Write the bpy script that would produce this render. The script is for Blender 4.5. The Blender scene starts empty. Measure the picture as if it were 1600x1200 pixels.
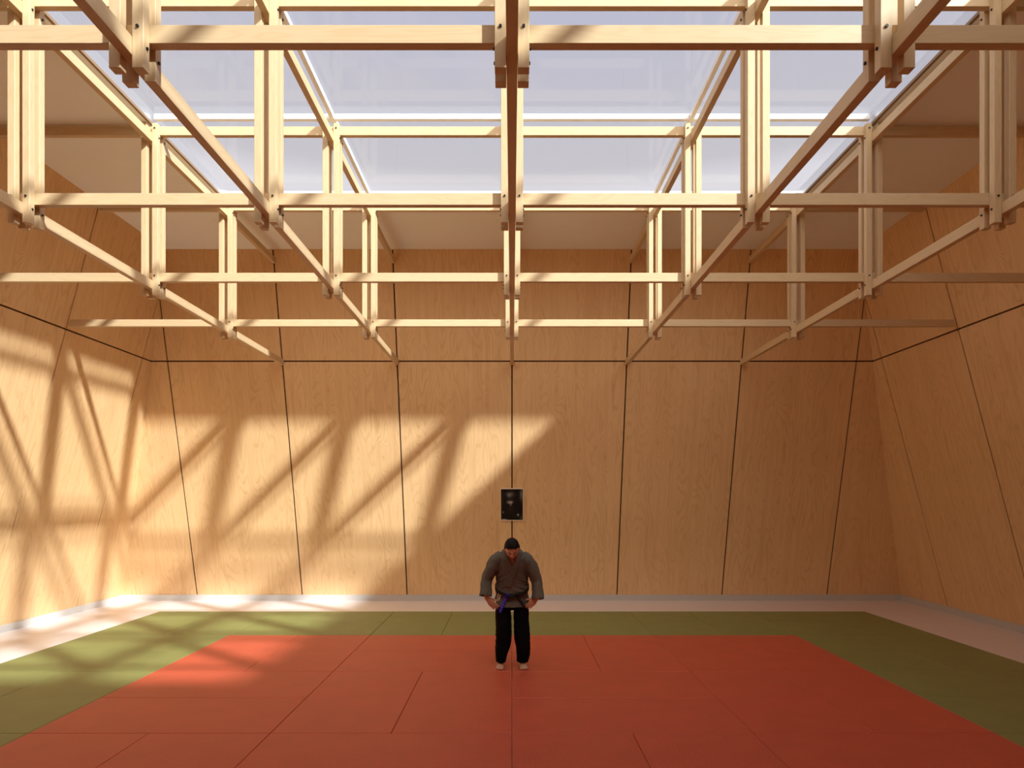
import bpy, bmesh, math, random
from mathutils import Vector, Matrix
from mathutils.bvhtree import BVHTree
random.seed(7)
SC = bpy.context.scene
COL = SC.collection

# ------------------------------------------------------------------ helpers
def mesh_obj(name, bm, mat=None, parent=None, loc=(0, 0, 0), smooth=False, normals=True):
    if normals:
        bmesh.ops.recalc_face_normals(bm, faces=bm.faces)
    me = bpy.data.meshes.new(name)
    bm.to_mesh(me)
    bm.free()
    if smooth:
        for p in me.polygons:
            p.use_smooth = True
    o = bpy.data.objects.new(name, me)
    COL.objects.link(o)
    o.location = loc
    if mat:
        me.materials.append(mat)
    if parent:
        o.parent = parent
    return o

def empty(name, loc=(0, 0, 0)):
    o = bpy.data.objects.new(name, None)
    COL.objects.link(o)
    o.location = loc
    o.empty_display_size = 0.1
    return o

def tag(o, label=None, cat=None, group=None, kind=None):
    if label: o['label'] = label
    if cat: o['category'] = cat
    if group: o['group'] = group
    if kind: o['kind'] = kind
    return o

def box(bm, x0, x1, y0, y1, z0, z1, bevel=0.0):
    vs = [bm.verts.new((x, y, z)) for x in (x0, x1) for y in (y0, y1) for z in (z0, z1)]
    fs = [bm.faces.new([vs[i] for i in f]) for f in
          ((0, 1, 3, 2), (4, 6, 7, 5), (0, 4, 5, 1), (2, 3, 7, 6), (0, 2, 6, 4), (1, 5, 7, 3))]
    if bevel:
        es = {e for f in fs for e in f.edges}
        bmesh.ops.bevel(bm, geom=list(es), offset=bevel, segments=1, affect='EDGES', profile=0.5)
    return vs

def prism(bm, pts, off):
    """a polygon and the same polygon moved by off, closed at the sides"""
    a = [bm.verts.new(p) for p in pts]
    b = [bm.verts.new(Vector(p) + Vector(off)) for p in pts]
    bm.faces.new(a)
    bm.faces.new(b[::-1])
    n = len(a)
    for i in range(n):
        bm.faces.new((a[i], b[i], b[(i + 1) % n], a[(i + 1) % n]))

# ------------------------------------------------------------------ shader helper
class NT:
    def __init__(self, name):
        self.m = bpy.data.materials.new(name)
        self.m.use_nodes = True
        self.t = self.m.node_tree
        self.t.nodes.clear()
        self.out = self.t.nodes.new('ShaderNodeOutputMaterial')
    def n(self, kind, **kw):
        nd = self.t.nodes.new('ShaderNode' + kind)
        for k, v in kw.items():
            if k.startswith('i_'):
                nd.inputs[k[2:]].default_value = v
            else:
                setattr(nd, k, v)
        return nd
    def l(self, a, b):
        self.t.links.new(a, b)
    def m2(self, op, a, b=None, c=None, clamp=False):
        nd = self.n('Math', operation=op)
        nd.use_clamp = clamp
        for i, v in enumerate((a, b, c)):
            if v is None: continue
            if isinstance(v, (int, float)): nd.inputs[i].default_value = v
            else: self.l(v, nd.inputs[i])
        return nd.outputs[0]
    def mix(self, fac, a, b, blend='MIX'):
        nd = self.n('Mix', data_type='RGBA', blend_type=blend)
        for i, v in ((0, fac), (6, a), (7, b)):
            if isinstance(v, (int, float)): nd.inputs[i].default_value = v
            elif isinstance(v, tuple): nd.inputs[i].default_value = (*v, 1)
            else: self.l(v, nd.inputs[i])
        return nd.outputs[2]
    def noise(self, vec, scale, detail=2.0, rough=0.5, dist=0.0):
        nd = self.n('TexNoise')
        nd.inputs['Scale'].default_value = scale
        nd.inputs['Detail'].default_value = detail
        nd.inputs['Roughness'].default_value = rough
        nd.inputs['Distortion'].default_value = dist
        self.l(vec, nd.inputs['Vector'])
        return nd.outputs[0]
    def comb(self, x, y, z=0.0):
        nd = self.n('CombineXYZ')
        for i, v in enumerate((x, y, z)):
            if isinstance(v, (int, float)): nd.inputs[i].default_value = v
            else: self.l(v, nd.inputs[i])
        return nd.outputs[0]
    def bsdf(self, color, rough=0.5, spec=0.5, bump=None, bump_d=0.01, bump_s=0.3, **kw):
        b = self.n('BsdfPrincipled')
        for k, v in (('Base Color', color), ('Roughness', rough)):
            if isinstance(v, (int, float)): b.inputs[k].default_value = v
            elif isinstance(v, tuple): b.inputs[k].default_value = (*v, 1)
            else: self.l(v, b.inputs[k])
        b.inputs['Specular IOR Level'].default_value = spec
        for k, v in kw.items():
            b.inputs[k].default_value = v
        if bump is not None:
            bp = self.n('Bump')
            bp.inputs['Strength'].default_value = bump_s
            bp.inputs['Distance'].default_value = bump_d
            self.l(bump, bp.inputs['Height'])
            self.l(bp.outputs[0], b.inputs['Normal'])
        self.l(b.outputs[0], self.out.inputs[0])
        return self.m

def plain(name, col, rough=0.5, spec=0.5, noise=0.0, scale=20, bump=0.0, **kw):
    t = NT(name)
    tc = t.n('TexCoord').outputs['Object']
    c = col
    nz = None
    if noise or bump:
        nz = t.noise(tc, scale, 3)
    if noise:
        lo = tuple(v * (1 - noise) for v in col)
        hi = tuple(min(1, v * (1 + noise)) for v in col)
        c = t.mix(nz, lo, hi)
    return t.bsdf(c, rough, spec, bump=nz if bump else None, bump_s=bump, **kw)

PLY = (0.80, 0.55, 0.29)
def plywood(name, axis):
    """rotary-cut plywood: contour lines of a stretched height field with knots; u runs along the wall, v is height"""
    t = NT(name)
    tc = t.n('TexCoord').outputs['Object']
    sp = t.n('SeparateXYZ'); t.l(tc, sp.inputs[0])
    u0, v = sp.outputs[axis], sp.outputs[2]
    rnd = t.n('ObjectInfo').outputs['Random']
    u = t.m2('WRAP', u0, 4.0, 0.0)
    big = t.noise(t.comb(t.m2('MULTIPLY', u, 1.9), t.m2('MULTIPLY', v, 0.30)), 1.0, 2.0, 0.5)
    wob = t.noise(t.comb(t.m2('MULTIPLY', u, 9.0), t.m2('MULTIPLY', v, 2.2)), 1.0, 2.0, 0.5)
    h = t.m2('ADD', t.m2('MULTIPLY', big, 5.0), t.m2('MULTIPLY', wob, 0.30))
    knots = [(0.88, 1.88, 1.0), (0.77, 3.86, 1.1), (1.68, 2.69, 1.3), (1.02, 0.55, 0.8), (2.62, 2.95, 1.2),
             (3.45, 1.15, 0.9), (2.9, 5.2, 1.0), (1.5, 5.0, 0.9), (3.55, 3.6, 0.9)]
    kd = None
    for ku, kv, ka in knots:
        du = t.m2('MULTIPLY', t.m2('SUBTRACT', u, ku), 10.5)
        dv = t.m2('MULTIPLY', t.m2('SUBTRACT', v, kv), 5.0)
        r2 = t.m2('ADD', t.m2('MULTIPLY', du, du), t.m2('MULTIPLY', dv, dv))
        b = t.m2('DIVIDE', ka * 0.75, t.m2('ADD', r2, 0.55))
        h = t.m2('ADD', h, b)
        core = t.m2('DIVIDE', 0.03, t.m2('ADD', r2, 0.03))
        kd = core if kd is None else t.m2('ADD', kd, core)
    ring = t.m2('SINE', t.m2('MULTIPLY', h, 34.0))
    ring = t.m2('POWER', t.m2('ADD', t.m2('MULTIPLY', ring, 0.5), 0.5), 3.0)
    ring2 = t.m2('POWER', t.m2('ADD', t.m2('MULTIPLY', t.m2('SINE', t.m2('MULTIPLY', h, 93.0)), 0.5), 0.5), 1.6)
    fine = t.noise(t.comb(t.m2('MULTIPLY', u0, 120.0), t.m2('MULTIPLY', v, 2.5)), 1.0, 3.0, 0.65)
    strk = t.noise(t.comb(t.m2('MULTIPLY', u0, 14.0), t.m2('MULTIPLY', v, 0.35), 3.0), 1.0, 2.0, 0.5)
    blot = t.noise(t.comb(t.m2('MULTIPLY', u0, 2.6), t.m2('MULTIPLY', v, 0.6)), 1.0, 4.0, 0.6)
    msk = t.noise(t.comb(t.m2('MULTIPLY', u0, 2.3), t.m2('MULTIPLY', v, 0.7), 5.0), 1.0, 1.0)
    f = t.m2('MULTIPLY', ring, t.m2('MULTIPLY', msk, 0.66))
    f = t.m2('ADD', f, t.m2('MULTIPLY', ring2, 0.10))
    f = t.m2('ADD', f, t.m2('MULTIPLY', t.m2('SUBTRACT', fine, 0.5), 0.62))
    f = t.m2('ADD', f, t.m2('MULTIPLY', t.m2('SUBTRACT', strk, 0.5), 0.85))
    f = t.m2('ADD', f, t.m2('MULTIPLY', kd, 0.6))
    f = t.m2('ADD', f, t.m2('MULTIPLY', t.m2('SUBTRACT', blot, 0.42), 0.75), clamp=True)
    c = t.mix(f, tuple(k * 1.04 for k in PLY), (PLY[0] * 0.80, PLY[1] * 0.72, PLY[2] * 0.62))
    c = t.mix(t.m2('MULTIPLY', rnd, 0.16), c, (PLY[0] * 0.86, PLY[1] * 0.80, PLY[2] * 0.74))
    return t.bsdf(c, 0.42, 0.42, bump=f, bump_s=0.05, bump_d=0.004)

TIM = (0.66, 0.50, 0.295)
def timber(name, axis):
    """pale planed timber, grain along one axis"""
    t = NT(name)
    tc = t.n('TexCoord').outputs['Object']
    rnd = t.n('ObjectInfo').outputs['Random']
    sp = t.n('SeparateXYZ'); t.l(tc, sp.inputs[0])
    a = sp.outputs[axis]
    b, c_ = [sp.outputs[i] for i in range(3) if i != axis]
    off = t.m2('MULTIPLY', rnd, 37.0)
    al = t.m2('ADD', t.m2('MULTIPLY', a, 1.1), off)
    h = t.noise(t.comb(al, t.m2('MULTIPLY', b, 9.0), t.m2('MULTIPLY', c_, 9.0)), 1.0, 2.0, 0.5)
    ring = t.m2('ADD', t.m2('MULTIPLY', t.m2('SINE', t.m2('MULTIPLY', h, 70.0)), 0.5), 0.5)
    ring = t.m2('POWER', ring, 2.0)
    fine = t.noise(t.comb(t.m2('MULTIPLY', al, 4.0), t.m2('MULTIPLY', b, 260.0), t.m2('MULTIPLY', c_, 260.0)), 1.0, 1.0)
    f = t.m2('ADD', t.m2('MULTIPLY', ring, 0.28), t.m2('MULTIPLY', t.m2('SUBTRACT', fine, 0.5), 0.5))
    blot = t.noise(t.comb(t.m2('MULTIPLY', al, 0.8), b, c_), 1.0, 2.0)
    f = t.m2('ADD', f, t.m2('MULTIPLY', t.m2('SUBTRACT', blot, 0.45), 0.5), clamp=True)
    c = t.mix(f, TIM, (TIM[0] * 0.82, TIM[1] * 0.74, TIM[2] * 0.62))
    return t.bsdf(c, 0.5, 0.4)

def tatami(name, col):
    t = NT(name)
    tc = t.n('TexCoord').outputs['Object']
    g = t.noise(tc, 34.0, 4.0, 0.65)
    s = t.noise(tc, 3.0, 2.0)
    w = t.noise(tc, 260.0, 1.0)
    f = t.m2('ADD', t.m2('MULTIPLY', g, 0.6), t.m2('MULTIPLY', s, 0.4))
    c = t.mix(f, tuple(k * 0.68 for k in col), tuple(min(1, k * 1.32) for k in col))
    r = t.m2('ADD', 0.40, t.m2('MULTIPLY', g, 0.16))
    hgt = t.m2('ADD', t.m2('MULTIPLY', g, 0.7), t.m2('MULTIPLY', w, 0.3))
    return t.bsdf(c, r, 0.5, bump=hgt, bump_s=0.7, bump_d=0.006)

M = {}
M['ply_u'] = plywood('plywood_across', 0)
M['ply_v'] = plywood('plywood_along', 1)
M['tim'] = [timber('timber_across', 0), timber('timber_along', 1), timber('timber_upright', 2)]
M['gap'] = plain('dark_batten_behind_panels', (0.055, 0.024, 0.012), 0.8, 0.2)
M['white_floor'] = plain('white_floor_coating', (0.80, 0.745, 0.74), 0.35, 0.5, noise=0.03, scale=3)
M['skirt'] = plain('grey_skirting_paint', (0.60, 0.59, 0.57), 0.5, 0.4)
M['soffit'] = plain('beige_plaster', (0.93, 0.95, 0.92), 0.8, 0.2, noise=0.02, scale=4)
M['lip'] = plain('brown_board_edge', (0.30, 0.20, 0.12), 0.6, 0.3)
M['curb'] = plain('white_metal_curb', (0.80, 0.81, 0.84), 0.32, 0.5, Metallic=0.9)
M['bar'] = plain('white_glazing_bar', (0.86, 0.86, 0.86), 0.35, 0.5)
M['bolt'] = plain('blackened_steel', (0.03, 0.028, 0.026), 0.4, 0.5, Metallic=0.6)
M['red'] = tatami('red_tatami', (0.56, 0.092, 0.046))
M['green'] = tatami('green_tatami', (0.225, 0.25, 0.078))
def glass():
    t = NT('skylight_glass')
    tr = t.n('BsdfTransparent'); tr.inputs[0].default_value = (0.955, 0.96, 0.97, 1)
    gl = t.n('BsdfGlossy'); gl.inputs['Roughness'].default_value = 0.03
    fr = t.n('Fresnel'); fr.inputs[0].default_value = 1.45
    mx = t.n('MixShader')
    t.l(t.m2('MULTIPLY', fr.outputs[0], 0.06), mx.inputs[0]); t.l(tr.outputs[0], mx.inputs[1]); t.l(gl.outputs[0], mx.inputs[2])
    t.l(mx.outputs[0], t.out.inputs[0])
    return t.m
M['glass'] = glass()

# ------------------------------------------------------------------ dimensions (metres); room centre = origin, camera looks along +Y
DC = 5.637               # camera to room centre
HB, LEAN = 7.435, 0.266  # half width at the floor, inward lean of the walls per metre of height
ZC, ZS = 6.122, 4.342    # ceiling, horizontal joint in the panelling
MAT_T = 0.03
half = lambda z: HB - LEAN * z

# ------------------------------------------------------------------ floor, ceiling, walls
bm = bmesh.new(); box(bm, -8, 8, -8, 8, -0.2, 0)
tag(mesh_obj('floor', bm, M['white_floor']), kind='structure')

OPEN_X, OPEN_B, OPEN_F = 4.0, 4.0, -4.36      # skylight opening: half width, back edge, front edge
def ring(bm, xo, yb, yf, wx, z0, z1):
    """four boxes around the opening (xo half width, yb/yf back and front edge), reaching wx outwards"""
    box(bm, -xo - wx, -xo, yf - wx, yb + wx, z0, z1)
    box(bm, xo, xo + wx, yf - wx, yb + wx, z0, z1)
    box(bm, -xo, xo, yb, yb + wx, z0, z1)
    box(bm, -xo, xo, yf - wx, yf, z0, z1)
bm = bmesh.new(); ring(bm, OPEN_X + 0.03, OPEN_B + 0.03, OPEN_F - 0.03, 3.6, ZC, 6.30)
ceil_o = tag(mesh_obj('ceiling', bm, M['soffit']), kind='structure')
bm = bmesh.new(); ring(bm, OPEN_X, OPEN_B, OPEN_F, 0.029, ZC + 0.0005, ZC + 0.03)
tag(mesh_obj('trim_1', bm, M['lip']), kind='structure')

def clip(poly, f):
    out = []
    for i, p in enumerate(poly):
        q = poly[(i + 1) % len(poly)]
        a, b = f(p), f(q)
        if a >= 0: out.append(p)
        if a * b < 0:
            s = a / (a - b)
            out.append((p[0] + (q[0] - p[0]) * s, p[1] + (q[1] - p[1]) * s))
    return out

GAP = 0.024
def wall(name, frame, mat, depth=0.03):
    """frame(u, z, outward offset) -> point; panelling of 2 m columns in two rows over a dark backing"""
    bm = bmesh.new()
    e = depth + 0.05
    pts = [frame(u, z, depth) for u, z in ((-half(-0.05) - e, -0.05), (half(-0.05) + e, -0.05), (half(6.2) + e, 6.2), (-half(6.2) - e, 6.2))]
    off = Vector(frame(0, 3, depth + 0.06)) - Vector(frame(0, 3, depth))
    prism(bm, pts, off)
    w = tag(mesh_obj(name, bm, M['gap']), kind='structure')
    off = Vector(frame(0, 3, depth)) - Vector(frame(0, 3, 0))
    us = [-9, -6, -4, -2, 0, 2, 4, 6, 9]
    for z0, z1 in ((0.0, ZS), (ZS, ZC + 0.03)):
        for a, b in zip(us[:-1], us[1:]):
            g = GAP / 2
            poly = [(a + g, z0 + (g if z0 > 0 else 0)), (b - g, z0 + (g if z0 > 0 else 0)), (b - g, z1 - (g if z1 < ZC else 0)), (a + g, z1 - (g if z1 < ZC else 0))]
            poly = clip(poly, lambda p: half(p[1]) - p[0])
            poly = clip(poly, lambda p: half(p[1]) + p[0])
            if len(poly) < 3: continue
            bm = bmesh.new()
            prism(bm, [frame(u, z, 0) for u, z in poly], off)
            mesh_obj('plywood_panel', bm, mat, w)
    return w
W_BACK = wall('wall_back', lambda u, z, o: (u, half(z) + o, z), M['ply_u'])
wall('wall_front', lambda u, z, o: (u, -half(z) - o, z), M['ply_u'])
wall('wall_left', lambda u, z, o: (-half(z) - o, u, z), M['ply_v'])
wall('wall_right', lambda u, z, o: (half(z) + o, u, z), M['ply_v'])
def baseboard(name, frame):
    bm = bmesh.new()
    zt, th = 0.118, 0.014
    p = [frame(s * (half(z) - (th if in_ else 0)), z, -th if in_ else -0.0005) for s, z, in_ in ()]
    a = [(-1, 0.001, 1), (1, 0.001, 1), (1, zt, 1), (-1, zt, 1)]
    front = [frame(s * (half(z) - th), z, -th) for s, z, _ in a]
    back = [frame(s * (half(z) - 0.001), z, -0.001) for s, z, _ in a]
    va = [bm.verts.new(q) for q in front]; vb = [bm.verts.new(q) for q in back]
    bm.faces.new(va); bm.faces.new(vb[::-1])
    for i in range(4):
        bm.faces.new((va[i], vb[i], vb[(i + 1) % 4], va[(i + 1) % 4]))
    tag(mesh_obj(name, bm, M['skirt']), kind='structure')
baseboard('baseboard_back', lambda u, z, o: (u, half(z) + o, z))
baseboard('baseboard_front', lambda u, z, o: (u, -half(z) - o, z))
baseboard('baseboard_left', lambda u, z, o: (-half(z) - o, u, z))
baseboard('baseboard_right', lambda u, z, o: (half(z) + o, u, z))

# ------------------------------------------------------------------ skylight
win = tag(empty('window_1', (0, 0, ZC + 0.03)), kind='structure')
def wpart(name, bm, mat):
    bm.transform(Matrix.Translation((0, 0, -(ZC + 0.03))))
    return tag(mesh_obj(name, bm, mat, win), kind='structure')
GZ = 6.247
CX, CB, CF = OPEN_X + 0.012, OPEN_B + 0.012, OPEN_F - 0.012
bm = bmesh.new(); ring(bm, CX, CB, CF, 0.0175, ZC + 0.0305, 6.285)
wpart('window_curb', bm, M['curb'])
XB = [-2, 0, 2]
YB = [-2, 0, 2]
for x in XB:
    bm = bmesh.new(); box(bm, x - 0.025, x + 0.025, CF + 0.001, CB - 0.001, 6.18, GZ - 0.002, 0.006)
    wpart('glazing_bar', bm, M['bar'])
for y in YB:
    for x0, x1 in zip([-CX] + XB, XB + [CX]):
        bm = bmesh.new(); box(bm, x0 + 0.026, x1 - 0.026, y - 0.025, y + 0.025, 6.18, GZ - 0.002, 0.006)
        wpart('glazing_bar', bm, M['bar'])
xs = [-CX] + XB + [CX]; ys = [CF] + YB + [CB]
for x0, x1 in zip(xs[:-1], xs[1:]):
    for y0, y1 in zip(ys[:-1], ys[1:]):
        bm = bmesh.new(); box(bm, x0 + 0.002, x1 - 0.002, y0 + 0.002, y1 - 0.002, GZ, GZ + 0.008)
        wpart('glass_pane', bm, M['glass'])

# ------------------------------------------------------------------ timber lattice
ROWS = [-4, -2, 0, 2, 4]
TW, TH = 0.0295, 0.0975               # half width, height
LZ, UZ = 4.2765, 5.9035               # bottom of the lower and of the upper long beams; crossbeams sit on them
rank = ['first', 'second', 'third', 'fourth', 'fifth']
def beam(name, axis, at, z0, label, group):
    zt = z0 + TH
    bm = bmesh.new()
    ends = []
    for z in (z0, zt):
        e = half(z) - (0.045 if axis == 0 else 0.002)
        ends.append(e)
    v = []
    for s in (-1, 1):
        for w in (-TW, TW):
            for k, z in enumerate((z0, zt)):
                a = s * ends[k]
                v.append(bm.verts.new((a, w, z - z0) if axis == 0 else (w, a, z - z0)))
    for f in ((0, 1, 3, 2), (4, 6, 7, 5), (0, 4, 5, 1), (2, 3, 7, 6), (0, 2, 6, 4), (1, 5, 7, 3)):
        bm.faces.new([v[i] for i in f])
    bmesh.ops.bevel(bm, geom=bm.edges[:], offset=0.002, segments=1, affect='EDGES')
    loc = (0, at, z0) if axis == 0 else (at, 0, z0)
    o = mesh_obj(name, bm, M['tim'][axis], loc=loc)
    tag(o, label, 'beam', group, 'thing')
    return o
cols = ['leftmost', 'second from left', 'middle', 'second from right', 'rightmost']
for i, y in enumerate(ROWS):
    r = rank[4 - i]
    beam('crossbeam', 0, y, LZ + TH + 0.0005, f'pale timber crossbeam of the lower level, {r} one from the back wall', 'lower timber crossbeams')
    if y > -4: beam('crossbeam', 0, y, UZ + TH + 0.0005, f'pale timber crossbeam just under the skylight, {r} one from the back wall', 'upper timber crossbeams')
for i, x in enumerate(ROWS):
    beam('long_joist', 1, x, LZ, f'pale long timber joist under the lower crossbeams, {cols[i]} of the five', 'lower long timber joists')
    beam('long_joist', 1, x, UZ, f'pale long timber joist under the upper crossbeams, {cols[i]} of the five', 'upper long timber joists')

PZ0, PZ1 = 4.208, 6.106
def bolt_mesh(axis, sgn):
    """a hexagon bolt head with the shank that runs into its stave"""
    bm = bmesh.new()
    for r, a0, a1, seg in ((0.0045, 0.040, 0.091, 8), (0.0085, 0.0905, 0.099, 6)):
        res = bmesh.ops.create_cone(bm, cap_ends=True, segments=seg, radius1=r, radius2=r, depth=a1 - a0)
        rot = Matrix.Rotation(math.pi / 2, 4, 'Y' if axis == 0 else 'X')
        mid = sgn * (a0 + a1) / 2
        bmesh.ops.transform(bm, matrix=Matrix.Translation((mid, 0, 0) if axis == 0 else (0, mid, 0)) @ rot, verts=res['verts'])
    return bm
proto = empty('hanging_post', (0, 0, PZ0))
stave_me = None
for sx in (-1, 1):
    for sy in (-1, 1):
        if stave_me is None:
            bm = bmesh.new()
            box(bm, -0.03, 0.03, -0.03, 0.03, 0, PZ1 - PZ0, 0.0022)
            s = mesh_obj('stave', bm, M['tim'][2], proto)
            stave_me = s.data
        else:
            s = bpy.data.objects.new('stave', stave_me); COL.objects.link(s); s.parent = proto
        s.location = (sx * 0.0602, sy * 0.0602, 0)
zj, zc = LZ + TH / 2 - PZ0, LZ + TH * 1.5 - PZ0
uj, uc = UZ + TH / 2 - PZ0, UZ + TH * 1.5 - PZ0
for ax, sgn in ((0, -1), (0, 1), (1, -1), (1, 1)):
    src = None
    for q in (-0.0602, 0.0602):
        for z in ((zj, uj) if ax == 0 else (zc, uc)):
            if src is None:
                src = b_ = mesh_obj('bolt', bolt_mesh(ax, sgn), M['bolt'], proto)
            else:
                b_ = src.copy(); COL.objects.link(b_); b_.parent = proto
            b_.location = (0, q, z) if ax == 0 else (q, 0, z)
first = True
kids = list(proto.children)
for j, y in enumerate(ROWS):
    for i, x in enumerate(ROWS):
        if first:
            p = proto; first = False
        else:
            p = proto.copy(); COL.objects.link(p)
            for k in kids:
                c = k.copy(); COL.objects.link(c); c.parent = p
        p.location = (x, y, PZ0)
        tag(p, f'bolted four-stave timber post, {cols[i]} of the {rank[4 - j]} row from the back wall', 'post', 'four-stave timber posts', 'thing')

# ------------------------------------------------------------------ tatami mats, 1 x 2 m, laid in alternating pairs
def mat_mesh(w, l):
    bm = bmesh.new()
    box(bm, -w / 2 + 0.002, w / 2 - 0.002, -l / 2 + 0.002, l / 2 - 0.002, 0, MAT_T - 0.001, 0.005)
    o = mesh_obj('tatami_mat', bm)
    me = o.data
    bpy.data.objects.remove(o)
    return me
MATY = 6.019                          # back edge of the mat field
six = ['first', 'second', 'third', 'fourth', 'fifth', 'sixth']
mm = {}
for j in range(6):
    for i in range(6):
        red = 1 <= i <= 4 and 1 <= j <= 4
        lengthwise = (i - 3 + j) % 2 != 0
        for k in (0, 1):
            cx, cy = -6 + 2 * i + 1, MATY - 2 * j - 1
            if lengthwise: cx += (-0.5, 0.5)[k]
            else: cy += (0.5, -0.5)[k]
            key = (red, lengthwise)
            if key not in mm:
                me = mat_mesh(1, 2) if lengthwise else mat_mesh(2, 1)
                me.materials.append(M['red' if red else 'green'])
                mm[key] = me
            o = bpy.data.objects.new('tatami_mat', mm[key]); COL.objects.link(o)
            o.location = (cx, cy, 0.0005)
            which = (('left', 'right') if lengthwise else ('farther', 'nearer'))[k]
            tag(o, f"{'red' if red else 'green'} {'lengthwise' if lengthwise else 'crosswise'} mat, {which} of its pair, {six[j]} band from back wall, {six[i]} pair from left",
                'mat', 'red tatami mats' if red else 'green tatami mats', 'thing')
# ------------------------------------------------------------------ framed photograph on the back wall
def photo_print():
    t = NT('old_dark_photograph')
    tc = t.n('TexCoord').outputs['Object']
    sp = t.n('SeparateXYZ'); t.l(tc, sp.inputs[0])
    wob = t.noise(tc, 28.0, 3.0)
    x = t.m2('ADD', sp.outputs[0], t.m2('MULTIPLY', t.m2('SUBTRACT', wob, 0.5), 0.05))
    z = t.m2('ADD', sp.outputs[2], t.m2('MULTIPLY', t.m2('SUBTRACT', t.noise(tc, 41.0, 2.0), 0.5), 0.05))
    tot = None
    # soft grey patches: forehead, cheek, beard, collar, hand, lamp, curtain, signature-like smudge
    for cx, cz, rx, rz, a in ((-0.035, 0.195, 0.062, 0.035, 0.16), (-0.055, 0.165, 0.03, 0.03, 0.10), (-0.035, 0.12, 0.05, 0.05, 0.02),
                              (-0.035, 0.045, 0.042, 0.024, 0.42), (-0.022, 0.008, 0.015, 0.026, 0.28), (-0.02, -0.08, 0.05, 0.08, 0.012),
                              (0.108, -0.196, 0.013, 0.018, 0.75), (-0.158, -0.145, 0.010, 0.014, 0.30), (0.178, 0.19, 0.03, 0.10, 0.17),
                              (-0.163, -0.292, 0.03, 0.014, 0.55), (-0.12, -0.288, 0.03, 0.012, 0.32), (0.17, -0.26, 0.02, 0.05, 0.06), (-0.165, 0.14, 0.02, 0.18, 0.014)):
        dx = t.m2('DIVIDE', t.m2('SUBTRACT', x, cx), rx)
        dz = t.m2('DIVIDE', t.m2('SUBTRACT', z, cz), rz)
        r = t.m2('ADD', t.m2('MULTIPLY', dx, dx), t.m2('MULTIPLY', dz, dz))
        g = t.m2('MULTIPLY', t.m2('POWER', 2.718, t.m2('MULTIPLY', r, -1.0)), a)
        tot = g if tot is None else t.m2('ADD', tot, g)
    v = t.m2('ADD', tot, 0.004)
    c = t.comb(v, t.m2('MULTIPLY', v, 0.97), t.m2('MULTIPLY', v, 0.95))
    return t.bsdf(c, 0.35, 0.35)
PW, PH = 0.212, 0.307
pz = 1.842
lean = math.atan(LEAN)
pic = empty('framed_photograph', (-0.001, half(pz) - 0.001, pz))
pic.rotation_euler = (lean, 0, 0)
tag(pic, 'small framed black and white photograph hanging on the plywood back wall', 'picture')
bm = bmesh.new(); box(bm, -PW + 0.006, PW - 0.006, -0.017, -0.012, -PH + 0.006, PH - 0.006)
mesh_obj('print', bm, photo_print(), pic)
bm = bmesh.new()
for x0, x1, z0, z1 in ((-PW, PW, PH - 0.014, PH), (-PW, PW, -PH, -PH + 0.014), (-PW, -PW + 0.012, -PH + 0.012, PH - 0.012), (PW - 0.012, PW, -PH + 0.012, PH - 0.012)):
    box(bm, x0, x1, -0.026, -0.001, z0, z1)
mesh_obj('picture_frame', bm, plain('pale_frame_wood', (0.78, 0.66, 0.55), 0.4), pic)
bm = bmesh.new(); box(bm, -PW + 0.012, PW - 0.012, -0.012, -0.004, -PH + 0.012, PH - 0.012)
mesh_obj('backing_board', bm, plain('brown_board', (0.2, 0.13, 0.08), 0.8), pic)

# ------------------------------------------------------------------ bowing person
PY_ = 7.85 - DC
V = Vector
from mathutils import noise as mnoise
fold = lambda x, y, z: mnoise.noise(V((x, y, z)))
def loft(bm, rings, n=24):
    """closed surface through elliptical rings (centre, x vector, y vector)"""
    rows = []
    for c, ux, uy in rings:
        c, ux, uy = V(c), V(ux), V(uy)
        rows.append([bm.verts.new(c + ux * math.cos(2 * math.pi * k / n) + uy * math.sin(2 * math.pi * k / n)) for k in range(n)])
    for a, b in zip(rows[:-1], rows[1:]):
        for k in range(n):
            bm.faces.new((a[k], a[(k + 1) % n], b[(k + 1) % n], b[k]))
    bm.faces.new(rows[0][::-1]); bm.faces.new(rows[-1])
def limb(bm, pts, n=20, ends=True):
    """tapered tube: pts = (x, y, z, radius[, radius sideways])"""
    P = [V(p[:3]) for p in pts]
    rings = []
    for i, p in enumerate(pts):
        d = (P[min(i + 1, len(P) - 1)] - P[max(i - 1, 0)]).normalized()
        ux = d.cross(V((0, 1, 0)))
        ux = V((1, 0, 0)) if ux.length < 1e-3 else ux.normalized()
        uy = ux.cross(d).normalized()
        r = p[3]; r2 = p[4] if len(p) > 4 else r
        rings.append((P[i], ux * r, uy * r2, d, min(r, r2)))
    out = []
    c, ux, uy, d, r = rings[0]
    if ends:
        for s in (0.98, 0.8, 0.45):
            k = math.sqrt(1 - s * s); out.append((c - d * r * s, ux * k, uy * k))
    out += [q[:3] for q in rings]
    c, ux, uy, d, r = rings[-1]
    if ends:
        for s in (0.45, 0.8, 0.98):
            k = math.sqrt(1 - s * s); out.append((c + d * r * s, ux * k, uy * k))
    loft(bm, out, n)
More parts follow.
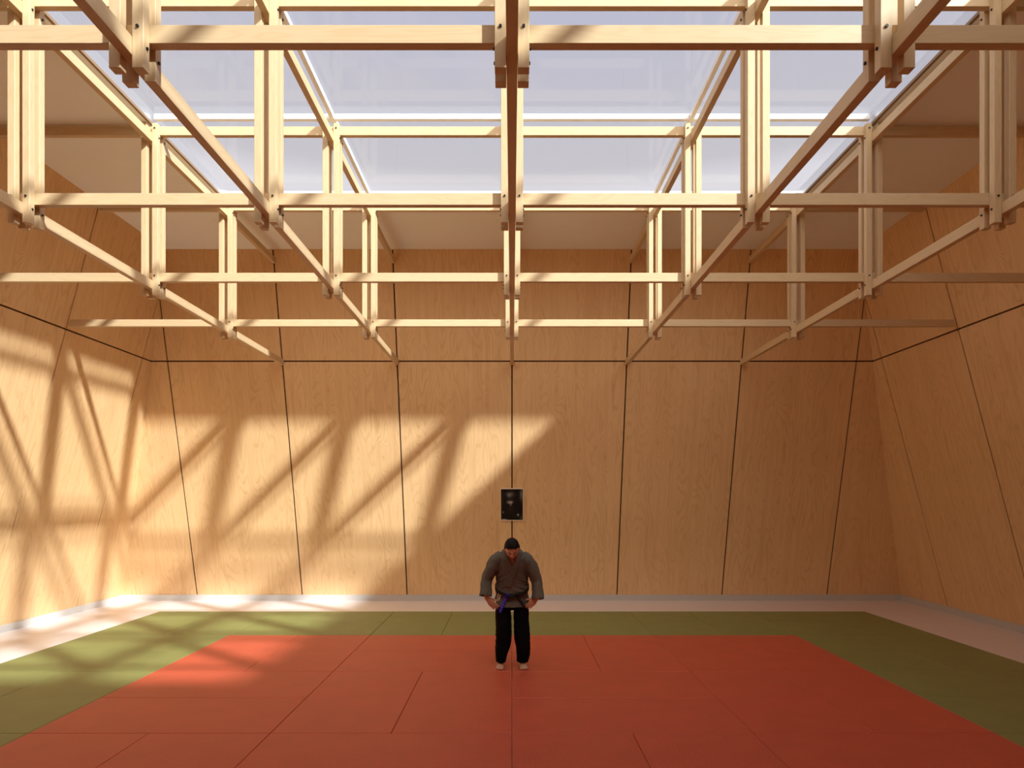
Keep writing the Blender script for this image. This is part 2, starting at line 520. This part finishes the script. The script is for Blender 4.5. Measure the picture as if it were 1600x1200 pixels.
def fuse(bm, voxel, smooth=2, fac=0.5):
    """one continuous skin around overlapping closed pieces"""
    bmesh.ops.recalc_face_normals(bm, faces=bm.faces)
    me = bpy.data.meshes.new('tmp'); bm.to_mesh(me); bm.free()
    o = bpy.data.objects.new('tmp', me); COL.objects.link(o)
    r = o.modifiers.new('r', 'REMESH'); r.mode = 'VOXEL'; r.voxel_size = voxel; r.use_smooth_shade = True
    if smooth:
        s = o.modifiers.new('s', 'SMOOTH'); s.iterations = smooth; s.factor = fac
    dg = bpy.context.evaluated_depsgraph_get(); dg.update()
    res = bpy.data.meshes.new_from_object(o.evaluated_get(dg))
    bpy.data.objects.remove(o); bpy.data.meshes.remove(me)
    out = bmesh.new(); out.from_mesh(res); bpy.data.meshes.remove(res)
    return out

HC, HT = V((0, -0.355, 1.418)), math.radians(41)
HR = Matrix.Rotation(math.radians(-3), 4, 'Y') @ Matrix.Rotation(HT, 4, 'X')
g2 = lambda v, s: math.exp(-(v / s) ** 2)
def head_point(n, grow=0.0):
    x, y, z = n
    p = V((x * (0.075 + grow), y * (0.096 + grow), z * (0.114 + grow)))
    if z < 0:
        p.x *= 1 - 0.17 * (-z) ** 1.6
        if y > 0: p.y *= 1 - 0.42 * (-z)
    if y < 0 and grow == 0:
        f = min(1, -y * 2)
        p.y -= f * (0.018 * g2(x, 0.15) * g2(z + 0.20, 0.17) + 0.011 * g2(x, 0.22) * g2(z + 0.30, 0.09) + 0.008 * g2(z - 0.13, 0.09) * g2(abs(x) - 0.28, 0.3)
                    + 0.009 * g2(x, 0.24) * g2(z + 0.52, 0.05) + 0.009 * g2(x, 0.22) * g2(z + 0.63, 0.05) + 0.012 * g2(x, 0.25) * g2(z + 0.86, 0.13)
                    + 0.005 * g2(abs(x) - 0.48, 0.2) * g2(z + 0.25, 0.2))
        p.y += f * (0.011 * g2(abs(x) - 0.36, 0.16) * g2(z - 0.0, 0.08) + 0.004 * g2(x, 0.3) * g2(z + 0.575, 0.025))
    return p
def sphere(bm, fn, sub=5):
    r = bmesh.ops.create_icosphere(bm, subdivisions=sub, radius=1)
    for v in r['verts']:
        v.co = fn(v.co.normalized())
    return r['verts']
toW = lambda p: HC + (HR @ V(p))

body = bmesh.new()
sphere(body, lambda n: toW(head_point(n)), 5)
for s in (-1, 1):                                            # ears
    sphere(body, lambda n: toW(V((s * 0.077 + n.x * 0.012, 0.012 + n.y * 0.020, -0.012 + n.z * 0.032))), 3)
    sphere(body, lambda n: toW(V((s * 0.027 + n.x * 0.014, -0.080 + n.y * 0.010, 0.000 + n.z * 0.008))), 3)   # lids of the lowered eyes
limb(body, [(0, -0.235, 1.31, 0.068), (0, -0.285, 1.36, 0.060), (0, -0.32, 1.40, 0.058)])          # neck
def torso(bm, tab, grow=0.0):
    rings = []
    for i, (y, z, a, b) in enumerate(tab):
        y0, z0 = tab[max(i - 1, 0)][:2]; y1, z1 = tab[min(i + 1, len(tab) - 1)][:2]
        d = V((0, y1 - y0, z1 - z0)).normalized()
        back = V((0, d.z, -d.y))
        rings.append(((0, y, z), V((a + grow, 0, 0)), back * (b + grow)))
    loft(bm, rings, 40)
TOR = [(0.0, 0.80, .165, .125), (-0.01, 0.885, .160, .120), (-0.035, 0.95, .160, .122), (-0.075, 1.06, .165, .122), (-0.125, 1.17, .170, .120),
       (-0.18, 1.27, .150, .105), (-0.225, 1.345, .105, .080), (-0.25, 1.385, .07, .06)]
torso(body, TOR)
sleeveC = {-1: [(0.11, -0.20, 1.315), (0.165, -0.19, 1.280), (0.217, -0.168, 1.20), (0.283, -0.13, 1.06), (0.293, -0.155, 0.96), (0.297, -0.180, 0.868)],
           1: [(0.11, -0.20, 1.31), (0.163, -0.19, 1.275), (0.215, -0.168, 1.19), (0.277, -0.13, 1.04), (0.287, -0.155, 0.93), (0.293, -0.180, 0.832)]}
wrist = {}
for s in (-1, 1):
    dz = -0.022 if s < 0 else -0.014
    wr = V((s * 0.281, -0.172, 0.868 + dz))
    wrist[s] = wr
    limb(body, [(s * 0.140, -0.19, 1.265, 0.050), (s * 0.225, -0.165, 1.17, 0.046), (s * 0.282, -0.13, 1.05, 0.041), (s * 0.29, -0.16, 0.96, 0.036), (*wr, 0.027, 0.021)])
    # hand resting on the front of the thigh, pointing down and inward
    ax = V((-s * 0.67, 0.10, -0.74)).normalized()              # wrist -> fingers
    side = V((-s * 0.74, -0.06, 0.66)).normalized()             # towards the thumb
    nrm = ax.cross(side) * (1 if s < 0 else -1)
    if nrm.y > 0: nrm = -nrm                                    # back of the hand, towards the camera
    pal = [(wr, 0.026, 0.019), (wr + ax * 0.03, 0.031, 0.018), (wr + ax * 0.062, 0.040, 0.017), (wr + ax * 0.09, 0.042, 0.014), (wr + ax * 0.102, 0.038, 0.010)]
    loft(body, [(c, side * a, nrm * b) for c, a, b in pal], 20)
    base = wr + ax * 0.094
    for k, (o, ln, r, sp_) in enumerate(((0.028, 0.074, 0.0086, 0.10), (0.0100, 0.083, 0.0090, 0.03), (-0.0090, 0.077, 0.0086, -0.03), (-0.0265, 0.060, 0.0076, -0.10))):
        d1 = (ax + side * sp_ + nrm * -0.05).normalized()
        d2 = (ax + side * sp_ * 0.8 + nrm * -0.25).normalized()
        d3 = (ax + side * sp_ * 0.6 + nrm * -0.40).normalized()
        a = base + side * o
        b = a + d1 * ln * 0.46; c = b + d2 * ln * 0.30; e = c + d3 * ln * 0.22
        limb(body, [(*(a - ax * 0.012), r * 1.05), (*a, r * 1.06), (*b, r), (*c, r * 0.93), (*e, r * 0.8)], 12)
    t0 = wr + ax * 0.030 + side * 0.022
    t1 = t0 + (side * 0.62 + ax * 0.78 - nrm * 0.10).normalized() * 0.036
    t2 = t1 + (side * 0.46 + ax * 0.88 - nrm * 0.20).normalized() * 0.032
    t3 = t2 + (side * 0.36 + ax * 0.93 - nrm * 0.24).normalized() * 0.022
    limb(body, [(*t0, 0.015), (*t1, 0.0118), (*t2, 0.0108), (*t3, 0.0088)], 12)
# legs and feet
footA = {-1: ((-0.118, 0.095), (-0.142, -0.118)), 1: ((0.112, 0.095), (0.138, -0.118))}
for s in (-1, 1):
    (hx, hy), (tx, ty) = footA[s]
    f = V((tx - hx, ty - hy, 0)); L = f.length; f.normalize()
    w = V((-f.y, f.x, 0)); w = w if w.x * s > 0 else -w          # outward
    H = V((hx, hy, MAT_T))
    ank = H + f * 0.055 + V((0, 0, 0.085))
    limb(body, [(s * 0.095, 0.0, 0.86, 0.085), (s * 0.10, 0.0, 0.70, 0.076), (s * 0.105, 0.005, 0.49, 0.056), (s * 0.112, 0.04, 0.33, 0.053), (s * 0.115, 0.045, 0.20, 0.040), (*ank, 0.034, 0.037), (*(H + f * 0.05 + V((0, 0, 0.045))), 0.034, 0.04)])
    rg = []
    for u, wd, ht in ((0.00, 0.018, 0.020), (0.012, 0.027, 0.030), (0.05, 0.032, 0.038), (0.10, 0.034, 0.036), (0.145, 0.040, 0.026), (0.175, 0.045, 0.018), (0.195, 0.044, 0.013), (0.205, 0.038, 0.010)):
        rg.append((H + f * u + V((0, 0, ht)), w * wd, V((0, 0, ht - 0.0005))))
    loft(body, rg, 24)
    for o, ln, r, u0 in ((-0.032, 0.047, 0.0135, 0.187), (-0.010, 0.042, 0.0098, 0.190), (0.008, 0.036, 0.0092, 0.186), (0.024, 0.030, 0.0087, 0.179), (0.039, 0.024, 0.0082, 0.168)):
        a = H + f * u0 + w * o + V((0, 0, r + 0.003)); e = a + f * ln + w * o * 0.10 + V((0, 0, -0.003))
        m_ = (a + e) / 2 + V((0, 0, 0.003))
        limb(body, [(*a, r), (*m_, r * 0.95), (*e, r)], 12)
body = fuse(body, 0.0042, 2, 0.45)
for v in body.verts:
    if v.co.z < MAT_T + 0.0008: v.co.z = MAT_T + 0.0008
SHIFT = Matrix.Translation((0, 0, -MAT_T))
def skin_mat():
    t = NT('skin')
    tc = t.n('TexCoord').outputs['Object']
    nz = t.noise(tc, 30.0, 3.0)
    c = t.mix(nz, (0.53, 0.30, 0.20), (0.63, 0.385, 0.27))
    return t.bsdf(c, 0.5, 0.4, bump=t.noise(tc, 300.0, 2.0), bump_s=0.08, bump_d=0.002)
SKIN = skin_mat()
body.transform(SHIFT)
person = mesh_obj('person', body, SKIN, None, (0, PY_, MAT_T), smooth=True)
tag(person, 'person in a grey jacket and black trousers bowing barefoot on the red mats', 'person')
def child(name, bm, mat, parent=None, smooth=True, shift=True):
    if shift: bm.transform(SHIFT)
    return mesh_obj(name, bm, mat, parent or person, smooth=smooth)

# hair: a thick short cap outside the skull
def hair_keep(n):
    x, y, z = n
    if y < -0.45: lim = 0.50 + 0.10 * (abs(x) < 0.4)
    elif y < 0.05: lim = 0.50 + (y + 0.45) / 0.5 * (-0.62)
    else: lim = -0.12 - 0.55 * y
    if abs(x) > 0.7 and -0.15 < y < 0.38: lim = max(lim, 0.16)
    return z > lim
hb = bmesh.new()
bmesh.ops.create_icosphere(hb, subdivisions=5, radius=1)
bmesh.ops.delete(hb, geom=[f for f in hb.faces if not hair_keep(f.calc_center_median().normalized())], context='FACES')
rnd = random.Random(3)
for v in hb.verts:
    n = v.co.normalized()
    v.co = toW(head_point(n, 0.012 + 0.002 * math.sin(n.x * 23 + n.z * 17) * math.sin(n.y * 19) + rnd.uniform(-0.0005, 0.0005)))
def inward(bm, amount, ctr):
    ext = bmesh.ops.solidify(bm, geom=bm.faces[:], thickness=amount)
bmesh.ops.recalc_face_normals(hb, faces=hb.faces)
bmesh.ops.solidify(hb, geom=hb.faces[:], thickness=0.012)
child('hair', hb, plain('black_hair', (0.006, 0.005, 0.005), 0.6, 0.2, noise=0.4, scale=120, bump=0.3))
for s in (-1, 1):
    eb = bmesh.new()
    row = [V((s * (0.013 + 0.007 * k), -0.098 + 0.0016 * k * k * 0.8, 0.017 + 0.003 * math.sin(k / 5 * 3.1))) for k in range(6)]
    limb(eb, [(*toW(q), 0.0045 if 0 < k < 5 else 0.0025) for k, q in enumerate(row)], 8)
    child('eyebrow', eb, plain('dark_brow', (0.03, 0.018, 0.012), 0.7))
    el = bmesh.new()
    row = [V((s * (0.014 + 0.0055 * k), -0.0905 + 0.0007 * k * k, -0.004 - 0.0018 * math.sin(k / 5 * 3.1))) for k in range(6)]
    limb(el, [(*toW(q), 0.0022) for q in row], 8)
    child('eyelash', el, plain('dark_lash', (0.02, 0.012, 0.01), 0.7))

# trousers
tr = bmesh.new()
loft(tr, [((0, 0.0, z), V((a, 0, 0)), V((0, b, 0))) for z, a, b in ((0.70, .150, .120), (0.76, .180, .138), (0.85, .176, .136), (0.93, .165, .128))], 36)
LEGS = {-1: [(-.092, .0, .84, .085, .108), (-.103, -.002, .70, .088, .122), (-.098, -.006, .56, .091, .125), (-.096, -.004, .42, .094, .118), (-.105, .008, .28, .088, .112), (-.124, .018, .17, .070, .100), (-.132, .022, .085, .060, .088)],
        1: [(.092, .0, .84, .085, .108), (.105, -.002, .70, .089, .122), (.108, -.006, .56, .089, .125), (.113, -.004, .42, .092, .118), (.128, .008, .28, .084, .112), (.126, .018, .17, .076, .100), (.121, .022, .085, .066, .088)]}
for s in (-1, 1):
    loft(tr, [((x, y, z), V((a, 0, 0)), V((0, b, 0))) for x, y, z, a, b in LEGS[s]], 30)
tr = fuse(tr, 0.007, 4)
bmesh.ops.delete(tr, geom=[f for f in tr.faces if f.calc_center_median().z < 0.094 and abs(f.normal.z) > 0.4], context='FACES')
for v in tr.verts:
    if v.co.z < 0.80:
        k = min(1, (0.80 - v.co.z) * 4)
        q = 0.012 * fold(v.co.x * 9, v.co.y * 9, v.co.z * 5 + 3) + 0.005 * fold(v.co.x * 16 + 7, v.co.y * 16, v.co.z * 26)
        v.co += v.normal * q * k
cloth_k = NT('black_cotton')
tc_ = cloth_k.n('TexCoord').outputs['Object']
cloth_k = cloth_k.bsdf((0.005, 0.005, 0.006), 0.85, 0.08, bump=cloth_k.noise(tc_, 45.0, 3.0), bump_s=0.3, bump_d=0.006)
bmesh.ops.recalc_face_normals(tr, faces=tr.faces)
o = child('trousers', tr, cloth_k)
sm = o.modifiers.new('thickness', 'SOLIDIFY'); sm.thickness = 0.004

# jacket
jk = bmesh.new()
JT = [(0.0, 0.735, .212, .176), (0.0, 0.80, .205, .168), (-0.006, 0.875, .186, .148), (-0.040, 0.935, .190, .164), (-0.078, 1.06, .184, .152), (-0.127, 1.17, .184, .148),
      (-0.180, 1.27, .190, .134), (-0.224, 1.335, .150, .112), (-0.250, 1.388, .100, .084)]
torso(jk, JT)
for s in (-1, 1):
    pts = [(s * c[0], c[1], c[2]) for c in sleeveC[s]]
    rr = ((0.075, 0.085), (0.082, 0.092), (0.082, 0.092), (0.062, 0.080), (0.066, 0.076), (0.069, 0.078))
    limb(jk, [(*p, *r) for p, r in zip(pts, rr)], 24, ends=False)
jk = fuse(jk, 0.006, 4)
jk.normal_update()
kill = []
Vpx = lambda px, py, d: V(((px - 800) * d / 1069.5, 0, 1.986 - (py - 775.75) * d / 1069.5))
VEE = [Vpx(*q, 7.6) for q in ((789.5, 852), (793.5, 877), (799.6, 893), (806.0, 877), (810, 852))]
def inside(x, z, poly):
    c = False
    for i in range(len(poly)):
        a, b = poly[i], poly[i - 1]
        if (a.z > z) != (b.z > z) and x < (b.x - a.x) * (z - a.z) / (b.z - a.z) + a.x: c = not c
    return c
full = jk.copy()
BV = BVHTree.FromBMesh(full)
for f in jk.faces:
    c = f.calc_center_median()
    if c.z < 0.745 and f.normal.z < -0.4: kill.append(f); continue
    if f.normal.y < 0.15 and c.y < -0.2 and inside(c.x, c.z, VEE): kill.append(f); continue
    if c.z > 1.36 and abs(c.x) < 0.075 and f.normal.z > 0.5 and c.y < -0.215: kill.append(f); continue
    for s in (-1, 1):
        e = sleeveC[s]
        p1 = V((s * e[-1][0], e[-1][1], e[-1][2])); p0 = V((s * e[-2][0], e[-2][1], e[-2][2]))
        if (c - p1).dot((p1 - p0).normalized()) > -0.004 and abs(c.x - p1.x) < 0.12: kill.append(f); break
bmesh.ops.delete(jk, geom=kill, context='FACES')
for v in jk.verts:                                           # folds
    x, y, z = v.co
    k = 0.0
    if abs(x) < 0.19 and 0.91 < z < 1.16: k = (0.012 * fold(x * 9, y * 5, z * 34 + abs(x) * 14) + 0.004 * fold(x * 25, 1, z * 60 + abs(x) * 30)) * min(1, (1.16 - z) * 12) * (0.4 + abs(x) * 4)
    elif abs(x) > 0.2: k = 0.011 * fold(x * 14 + 5, y * 14, z * 13)
    elif z > 1.16: k = 0.009 * fold(x * 22 + 3, y * 8, z * 9 - abs(x) * 12)
    else: k = 0.006 * fold(x * 15, y * 15, z * 4)
    v.co += v.normal * k
def cloth_mat(name, col):
    t = NT(name)
    tc = t.n('TexCoord').outputs['Object']
    nz = t.noise(tc, 14.0, 4.0, 0.6)
    c = t.mix(nz, tuple(q * 0.82 for q in col), tuple(q * 1.2 for q in col))
    return t.bsdf(c, 0.85, 0.2, bump=t.m2('ADD', t.noise(tc, 38.0, 3.0), t.m2('MULTIPLY', t.noise(tc, 500.0, 1.0), 0.15)), bump_s=0.35, bump_d=0.006)
GREY = cloth_mat('grey_cotton', (0.128, 0.125, 0.108))
bmesh.ops.recalc_face_normals(jk, faces=jk.faces)
jacket = child('jacket', jk, GREY)
sm = jacket.modifiers.new('thickness', 'SOLIDIFY'); sm.thickness = 0.005

def strip(cl, width, lift, thick=0.005, nw=5, seg=26):
    """a band laid on the front of the jacket along a line of (x, z) points"""
    P = []
    tot = [0]
    for a, b in zip(cl[:-1], cl[1:]): tot.append(tot[-1] + (V(b) - V(a)).length)
    for k in range(seg + 1):
        s = tot[-1] * k / seg
        i = max(j for j in range(len(cl) - 1) if tot[j] <= s + 1e-9)
        f = (s - tot[i]) / (tot[i + 1] - tot[i])
        P.append(V(cl[i]).lerp(V(cl[i + 1]), f))
    for _ in range(3):
        P = [P[0]] + [(P[i - 1] + P[i] * 2 + P[i + 1]) / 4 for i in range(1, len(P) - 1)] + [P[-1]]
    bm = bmesh.new(); rows = []
    for i, p in enumerate(P):
        d = (P[min(i + 1, len(P) - 1)] - P[max(i - 1, 0)]).normalized()
        nrm = V((d.z, 0, -d.x))
        row = []
        for j in range(nw):
            q = p + nrm * width * (j / (nw - 1) - 0.5)
            hit = BV.ray_cast(V((q.x, -1.2, q.z)), V((0, 1, 0)))[0]
            y = hit.y if hit else (row[-1].co.y + lift if row else -0.3)
            row.append(bm.verts.new((q.x, y - lift, q.z)))
        rows.append(row)
    for a, b in zip(rows[:-1], rows[1:]):
        for j in range(nw - 1): bm.faces.new((a[j], a[j + 1], b[j + 1], b[j]))
    bmesh.ops.recalc_face_normals(bm, faces=bm.faces)
    if sum(f.normal.y for f in bm.faces) > 0: bmesh.ops.reverse_faces(bm, faces=bm.faces[:])
    bmesh.ops.solidify(bm, geom=bm.faces[:], thickness=thick)
    return bm
px = lambda *pts: [tuple(Vpx(x, y, d)) for x, y, d in pts]
child('lapel', strip(px((790.2, 861.5, 7.62), (790.8, 868, 7.6), (793.5, 880, 7.6), (799, 893, 7.62), (802, 899, 7.64)), 0.052, 0.005), GREY, jacket)
child('lapel', strip(px((810.6, 861.5, 7.62), (810.6, 867, 7.6), (808, 879, 7.6), (802.5, 893, 7.62), (798, 905, 7.66), (794, 917, 7.68)), 0.062, 0.011), GREY, jacket)

# belt
blk = cloth_mat('black_belt_cotton', (0.02, 0.018, 0.02))
def belt_ring():
    bm = bmesh.new(); rows = []
    n = 56
    for k in range(n):
        a = 2 * math.pi * k / n
        dx, dy = math.cos(a), math.sin(a)
        zc_ = 0.972 + 0.092 * dy
        row = []
        for dz in (-0.017, -0.006, 0.006, 0.017):
            o_ = V((0, -0.012, zc_ + dz))
            hit = BV.ray_cast(o_ + V((dx, dy, 0)) * 0.235, V((-dx, -dy, 0)))[0]
            r = ((hit - o_).length if hit else 0.17)
            row.append((o_, V((dx, dy, 0)), r))
        rm = max(q[2] for q in row)
        rows.append([bm.verts.new(o_ + d * (rm + 0.006)) for o_, d, r in row])
    for k in range(n):
        a, b = rows[k], rows[(k + 1) % n]
        for j in range(3): bm.faces.new((a[j], b[j], b[j + 1], a[j + 1]))
    bmesh.ops.recalc_face_normals(bm, faces=bm.faces)
    bmesh.ops.solidify(bm, geom=bm.faces[:], thickness=0.006)
    return bm
belt = child('belt', belt_ring(), blk)
KX, KZ = -0.010, 0.872
kb = bmesh.new()
hit = BV.ray_cast(V((KX, -1, KZ)), V((0, 1, 0)))[0]
KYY = hit.y - 0.022
limb(kb, [(KX - 0.028, KYY + 0.004, KZ - 0.010, 0.015, 0.012), (KX, KYY, KZ, 0.021, 0.016), (KX + 0.030, KYY + 0.004, KZ + 0.006, 0.016, 0.012)], 14)
child('knot', kb, blk, belt)
blue = cloth_mat('blue_satin_belt_end', (0.045, 0.025, 0.62))
def tail(cl, width, lift0, lift1):
    bm = bmesh.new(); rows = []
    n = 22
    for k in range(n + 1):
        f = k / n
        p = V(cl[0]).lerp(V(cl[1]), f)
        d = (V(cl[1]) - V(cl[0])).normalized(); nrm = V((d.z, 0, -d.x))
        hit = BV.ray_cast(V((p.x, -1, p.z)), V((0, 1, 0)))[0]
        y = hit.y if hit else -0.165
        y = min(y, -0.158) - (lift0 + (lift1 - lift0) * f) - 0.003 * math.sin(f * 7)
        rows.append([bm.verts.new((p + nrm * width * t_) + V((0, y, 0))) for t_ in (-0.5, 0.5)])
    for a, b in zip(rows[:-1], rows[1:]): bm.faces.new((a[0], a[1], b[1], b[0]))
    bmesh.ops.recalc_face_normals(bm, faces=bm.faces)
    if sum(f.normal.y for f in bm.faces) > 0: bmesh.ops.reverse_faces(bm, faces=bm.faces[:])
    fr = [((a[0].co + a[1].co) / 2, (a[1].co - a[0].co).normalized()) for a in rows]
    bmesh.ops.solidify(bm, geom=bm.faces[:], thickness=0.006)
    return bm, fr
tb, fr = tail(px((793.5, 929, 7.62), (780.8, 958.5, 7.62)), 0.033, 0.020, 0.010)
blue_end = child('belt_end', tb, blue, belt)
tag(blue_end, 'blue belt end with pale blue embroidered characters')
def glyph(bm, c, right, down, nrm, w, h, seed):
    """one small brush-like character made of straight strokes lying on a surface"""
    r = random.Random(seed)
    st = [((-.45, -.30), (.45, -.30)), ((-.40, .05), (.40, .05)), ((0, -.5), (0, .48)), ((-.05, .05), (-.42, .48)), ((.05, .05), (.42, .48)), ((-.38, -.5), (-.38, .2)), ((.38, -.5), (.38, .2)), ((-.3, .40), (.3, .40))]
    for (ax_, ay), (bx_, by_) in r.sample(st, 5):
        a = c + right * ax_ * w + down * ay * h; b = c + right * bx_ * w + down * by_ * h
        d = (b - a).normalized(); s_ = d.cross(nrm).normalized() * 0.0013
        pts = [a - s_, b - s_, b + s_, a + s_]
        prism(bm, [p + nrm * 0.0004 for p in pts], nrm * 0.0012)
# embroidery follows the belt end
em = bmesh.new()
L = len(fr)
for k, q in enumerate((7, 10, 13, 16, 19)):
    c, rt = fr[q]
    dn = (fr[min(q + 1, L - 1)][0] - fr[q - 1][0]).normalized()
    nn = rt.cross(dn).normalized()
    if nn.y > 0: nn = -nn
    glyph(em, c + nn * 0.0012, rt if rt.x > 0 else -rt, dn, nn, 0.020, 0.020, 20 + k)
child('embroidery', em, plain('pale_blue_thread', (0.22, 0.20, 0.95), 0.5), blue_end, smooth=False)
tb, _ = tail(px((805.5, 929, 7.62), (819.5, 949, 7.62)), 0.028, 0.020, 0.010)
child('belt_end', tb, blk, belt)

# white name patch on the jacket skirt, wearer's right
pc = px((781.0, 928.2, 7.62), (777.6, 940.2, 7.62))
pb = strip(pc, 0.036, 0.006, 0.002, 3, 8)
pt = child('name_patch', pb, plain('white_patch_cloth', (0.78, 0.72, 0.60), 0.8), jacket)
lt = bmesh.new()
dn = (V(pc[1]) - V(pc[0])); ln = dn.length; dn.normalize()
for k in range(4):
    c = V(pc[0]) + dn * ln * (0.14 + 0.24 * k)
    hit = BV.ray_cast(V((c.x, -1, c.z)), V((0, 1, 0)))[0]
    c2 = c + dn * 0.01
    h2 = BV.ray_cast(V((c2.x, -1, c2.z)), V((0, 1, 0)))[0]
    h3 = BV.ray_cast(V((c.x + 0.01, -1, c.z)), V((0, 1, 0)))[0]
    d3 = (h2 - hit).normalized(); r3 = (h3 - hit).normalized()
    n3 = r3.cross(d3).normalized()
    if n3.y > 0: n3 = -n3
    glyph(lt, hit + n3 * 0.0068, r3, d3, n3, 0.022, 0.017, 40 + k)
child('lettering', lt, plain('black_thread', (0.02, 0.02, 0.02), 0.7), pt, smooth=False)

# ------------------------------------------------------------------ camera, sun, sky
cam = bpy.data.cameras.new('camera')
co = bpy.data.objects.new('camera', cam); COL.objects.link(co)
co.location = (0, -DC, 1.986)
co.rotation_euler = (math.pi / 2, 0, 0)
cam.sensor_width = 36
cam.sensor_fit = 'HORIZONTAL'
cam.lens = 1069.5 / 1600 * 36
cam.shift_y = (775.75 - 600) / 1600
cam.clip_start = 0.05
SC.camera = co

sun = bpy.data.lights.new('sun', 'SUN')
so = bpy.data.objects.new('sun', sun); COL.objects.link(so)
so.location = (12, -10, 14)
so.rotation_euler = Vector((-1.115, 0.957, -1.0)).to_track_quat('-Z', 'Y').to_euler()
sun.energy = 8.1
sun.color = (0.955, 0.985, 0.96)
sun.angle = math.radians(2.3)

wd = bpy.data.worlds.new('sky'); SC.world = wd
wd.use_nodes = True
nt = wd.node_tree
bg = nt.nodes['Background']
tc = nt.nodes.new('ShaderNodeTexCoord')
sp = nt.nodes.new('ShaderNodeSeparateXYZ'); nt.links.new(tc.outputs['Generated'], sp.inputs[0])
rp = nt.nodes.new('ShaderNodeValToRGB'); nt.links.new(sp.outputs[2], rp.inputs[0])
cr = rp.color_ramp
stops = [(0.0, (0.95, 0.92, 0.93)), (0.405, (0.84, 0.82, 0.86)), (0.43, (0.665, 0.645, 0.685)), (0.523, (0.61, 0.605, 0.685)), (0.58, (0.575, 0.585, 0.715)), (1.0, (0.26, 0.29, 0.42))]
cr.elements[0].position, cr.elements[0].color = stops[0][0], (*stops[0][1], 1)
cr.elements[1].position, cr.elements[1].color = stops[-1][0], (*stops[-1][1], 1)
for p, c in stops[1:-1]:
    e = cr.elements.new(p); e.color = (*c, 1)
# warm fill glow added to the unseen sky behind the camera, lifts the shade
FILL_DIR = Vector((0.25, -0.82, 0.48)).normalized()
dt = nt.nodes.new('ShaderNodeVectorMath'); dt.operation = 'DOT_PRODUCT'; dt.inputs[1].default_value = FILL_DIR
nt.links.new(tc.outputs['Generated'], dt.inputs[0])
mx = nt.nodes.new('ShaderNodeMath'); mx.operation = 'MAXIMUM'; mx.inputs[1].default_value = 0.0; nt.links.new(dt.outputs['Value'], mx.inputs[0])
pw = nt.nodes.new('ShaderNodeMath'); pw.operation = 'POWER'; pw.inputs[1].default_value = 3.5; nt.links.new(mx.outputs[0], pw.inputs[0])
fill_mix = nt.nodes.new('ShaderNodeMix'); fill_mix.data_type = 'RGBA'; fill_mix.blend_type = 'ADD'; fill_mix.clamp_result = False; fill_mix.clamp_factor = False
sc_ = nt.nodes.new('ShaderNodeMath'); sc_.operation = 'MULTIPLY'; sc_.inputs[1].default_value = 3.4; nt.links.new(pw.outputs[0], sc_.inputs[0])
nt.links.new(sc_.outputs[0], fill_mix.inputs[0]); nt.links.new(rp.outputs[0], fill_mix.inputs[6]); fill_mix.inputs[7].default_value = (1.0, 0.86, 0.68, 1)
nt.links.new(fill_mix.outputs[2], bg.inputs[0])
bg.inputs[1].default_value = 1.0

SC.view_settings.view_transform = 'Standard'
SC.view_settings.look = 'None'
SC.view_settings.exposure = 0.0
SC.view_settings.gamma = 1.0
SC.view_settings.use_curve_mapping = False
SC.cycles.max_bounces = 14
SC.cycles.diffuse_bounces = 12
SC.cycles.transparent_max_bounces = 12
